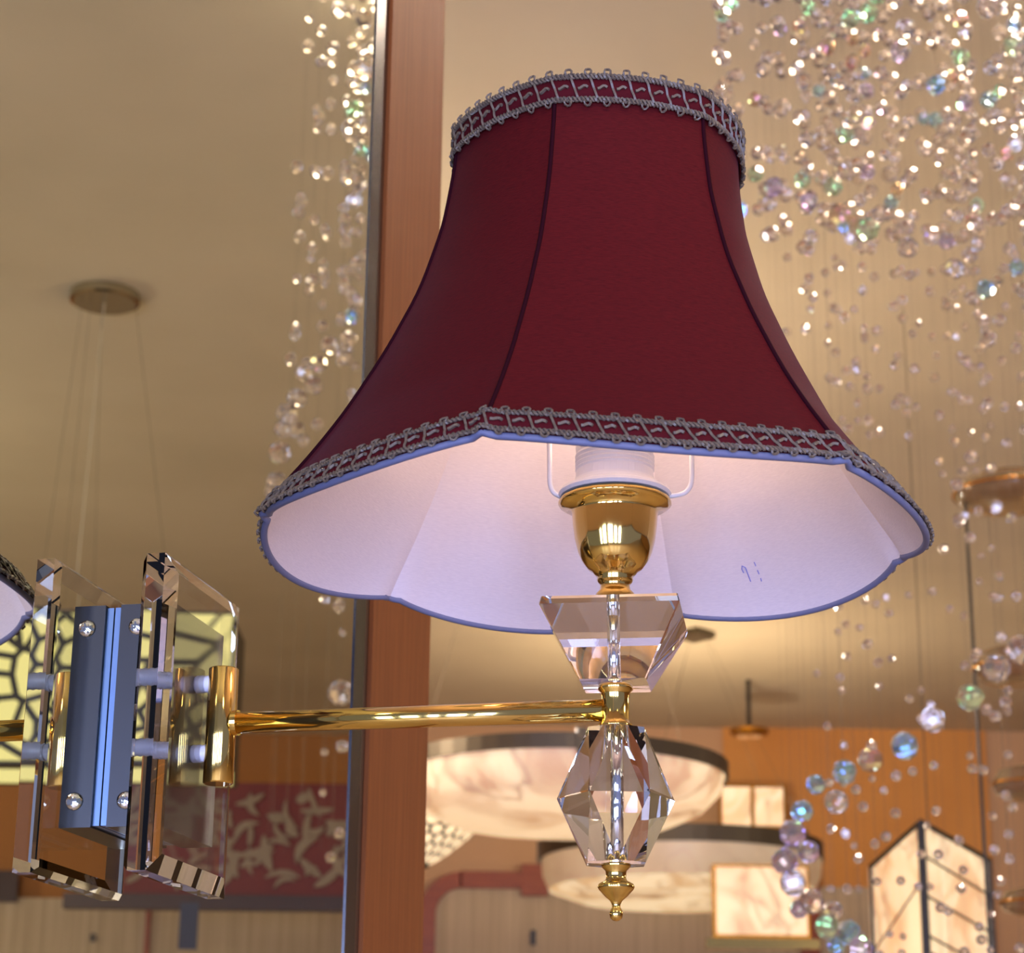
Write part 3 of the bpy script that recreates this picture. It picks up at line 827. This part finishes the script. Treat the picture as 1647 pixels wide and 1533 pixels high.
# ------------------------------------------------------------------ what the mirror shows: the side wall and its things
YV = 11.1
n_v = (V(0, 1200, YV) - V(0, 1200, YV - 1)).normalized(); n_v.z = 0; n_v.normalize()
def vbox(name, x0, y0, x1, y1, Y, th, material, parent=None, kind=None):
    a = W(x0, y1, Y); b = W(x1, y0, Y)
    v, f = box8((a.x, Y, a.z), Vector((b.x - a.x, 0, 0)), Vector((0, th, 0)), Z * (b.z - a.z))
    return put(name, [mir(p) for p in v], f, material, parent, kind=kind)
wa = W(-400, 1200, YV); wb = W(760, 1200, YV)
v, f = box8((wa.x - 1.5, YV, 0), Vector((wb.x - wa.x + 3.0, 0, 0)), Vector((0, .1, 0)), Z * CEIL)
put('wall_far_right', [mir(p) for p in v], f, M['ochre'], kind='structure')
dv = root('side_display_board', V(300, 1900, YV - .08), 'beige board with dark wooden stiles on the side wall', 'display board')
vbox('board_panel', -300, 1452, 700, 2300, YV - .06, .05, M['beige'], dv)
vbox('frame_stile', 190, 1452, 236, 2300, YV - .09, .03, M['redwood'], dv)
vbox('frame_rail', -40, 1400, 30, 1450, YV - .09, .03, M['darkwood'], dv)
vbox('hook', 145, 1502, 152, 1514, YV - .08, .02, M['black'], dv)
vbox('price_tag', 286, 1452, 320, 1527, 6.5, .004, M['slate'], dv)
# red panel with inlays
rp = root('red_inlay_panel', V(370, 1440, 9.4), 'long dark red panel with pale curved inlays, reflected by the mirror', 'sign board')
vbox('panel_board', 195, 1262, 620, 1442, 9.4, .03, M['redboard'], rp)
vbox('panel_ledge', 100, 1442, 620, 1460, 9.36, .07, M['darkwood'], rp)
random.seed(5)
a0 = W(200, 1440, 9.4); b0 = W(620, 1264, 9.4); pw, ph = b0.x - a0.x, b0.z - a0.z
for i in range(80):
    u = random.uniform(.03, .97) * pw; w = random.uniform(.12, .88) * ph; ang = random.uniform(0, PI); L_ = random.uniform(.030, .085); w_ = random.uniform(.009, .020); bend = random.uniform(-.9, .9)
    top = []; bot = []
    for k in range(9):
        s_ = -1 + k / 4; q = w_ * (1 - s_ * s_) ** .6 + .001
        cx_ = s_ * L_; cy_ = bend * L_ * s_ * s_ * .6
        top.append((cx_, cy_ + q)); bot.append((cx_, cy_ - q))
    poly = [(u + x * cos(ang) - y * sin(ang), w + x * sin(ang) + y * cos(ang)) for (x, y) in top + bot[::-1]]
    poly = [(min(max(x, .006), pw - .006), min(max(y, .012), ph - .012)) for x, y in poly]
    n_ = len(poly)
    vs = [mir(Vector((a0.x + x, 9.394 - .0002 * i, a0.z + y))) for x, y in poly] + [mir(Vector((a0.x + x, 9.3995, a0.z + y))) for x, y in poly]
    put('inlay', vs, [(k, k + 1, n_ - 2 - k, n_ - 1 - k) for k in range(8)] + [(k, (k + 1) % n_, n_ + (k + 1) % n_, n_ + k) for k in range(n_)], M['pale'], rp)
# lit lantern with black tracery hanging from a chrome canopy
Yl = 5.25
ca = V(166, 517, Yl)
ltn = root('tracery_lantern', Vector((ca.x, ca.y, 2.2)), 'yellow lit lantern with black tracery hung from a round chrome canopy', 'pendant lamp')
ca_z = CEIL
kc = (W(166, 517, Yl) - EYE).dot(fwd) / F
v, f = lathe((ca.x, ca.y), [(56 * kc, ca_z), (56 * kc, ca_z - .022), (50 * kc, ca_z - .026), (.001, ca_z - .026)], 40); put('ceiling_canopy', v, f, M['nickel'], ltn)
la = W(-60, 1228, Yl); lb = W(372, 985, Yl); lw, lh = lb.x - la.x, lb.z - la.z
v, f = box8((la.x, Yl + .002, la.z), Vector((lw, 0, 0)), Vector((0, .30, 0)), Z * lh)
put('lantern_body', [mir(p) for p in v], f, M['black'], ltn)
random.seed(9)
pts = [(random.uniform(0, lw), random.uniform(0, lh)) for _ in range(62)]
for poly in cells(pts, lw, lh, .0085):
    n_ = len(poly)
    vs = [mir(Vector((la.x + x, Yl - .003, la.z + y))) for x, y in poly] + [mir(Vector((la.x + x, Yl + .0015, la.z + y))) for x, y in poly]
    put('yellow_pane', vs, [tuple(range(n_))] + [(k, (k + 1) % n_, n_ + (k + 1) % n_, n_ + k) for k in range(n_)], M['yellow'], ltn)
vbox('lower_glass', -60, 1262, 372, 1236, Yl - .001, .02, M['yellow'], ltn)
for (xt, xb) in ((128, 60), (142, 95), (160, 150), (214, 275)):
    a = W(xt, 540, Yl); b = W(xb, 985, Yl + .02)
    a.z = CEIL - .024
    wire_to(ltn, mir(a), mir(b), .0006, M['wire'])
a = W(164, 540, Yl); a.z = CEIL - .024
wire_to(ltn, mir(a), mir(W(118, 985, Yl + .02)), .0019, M['cord'], 'power_cord')
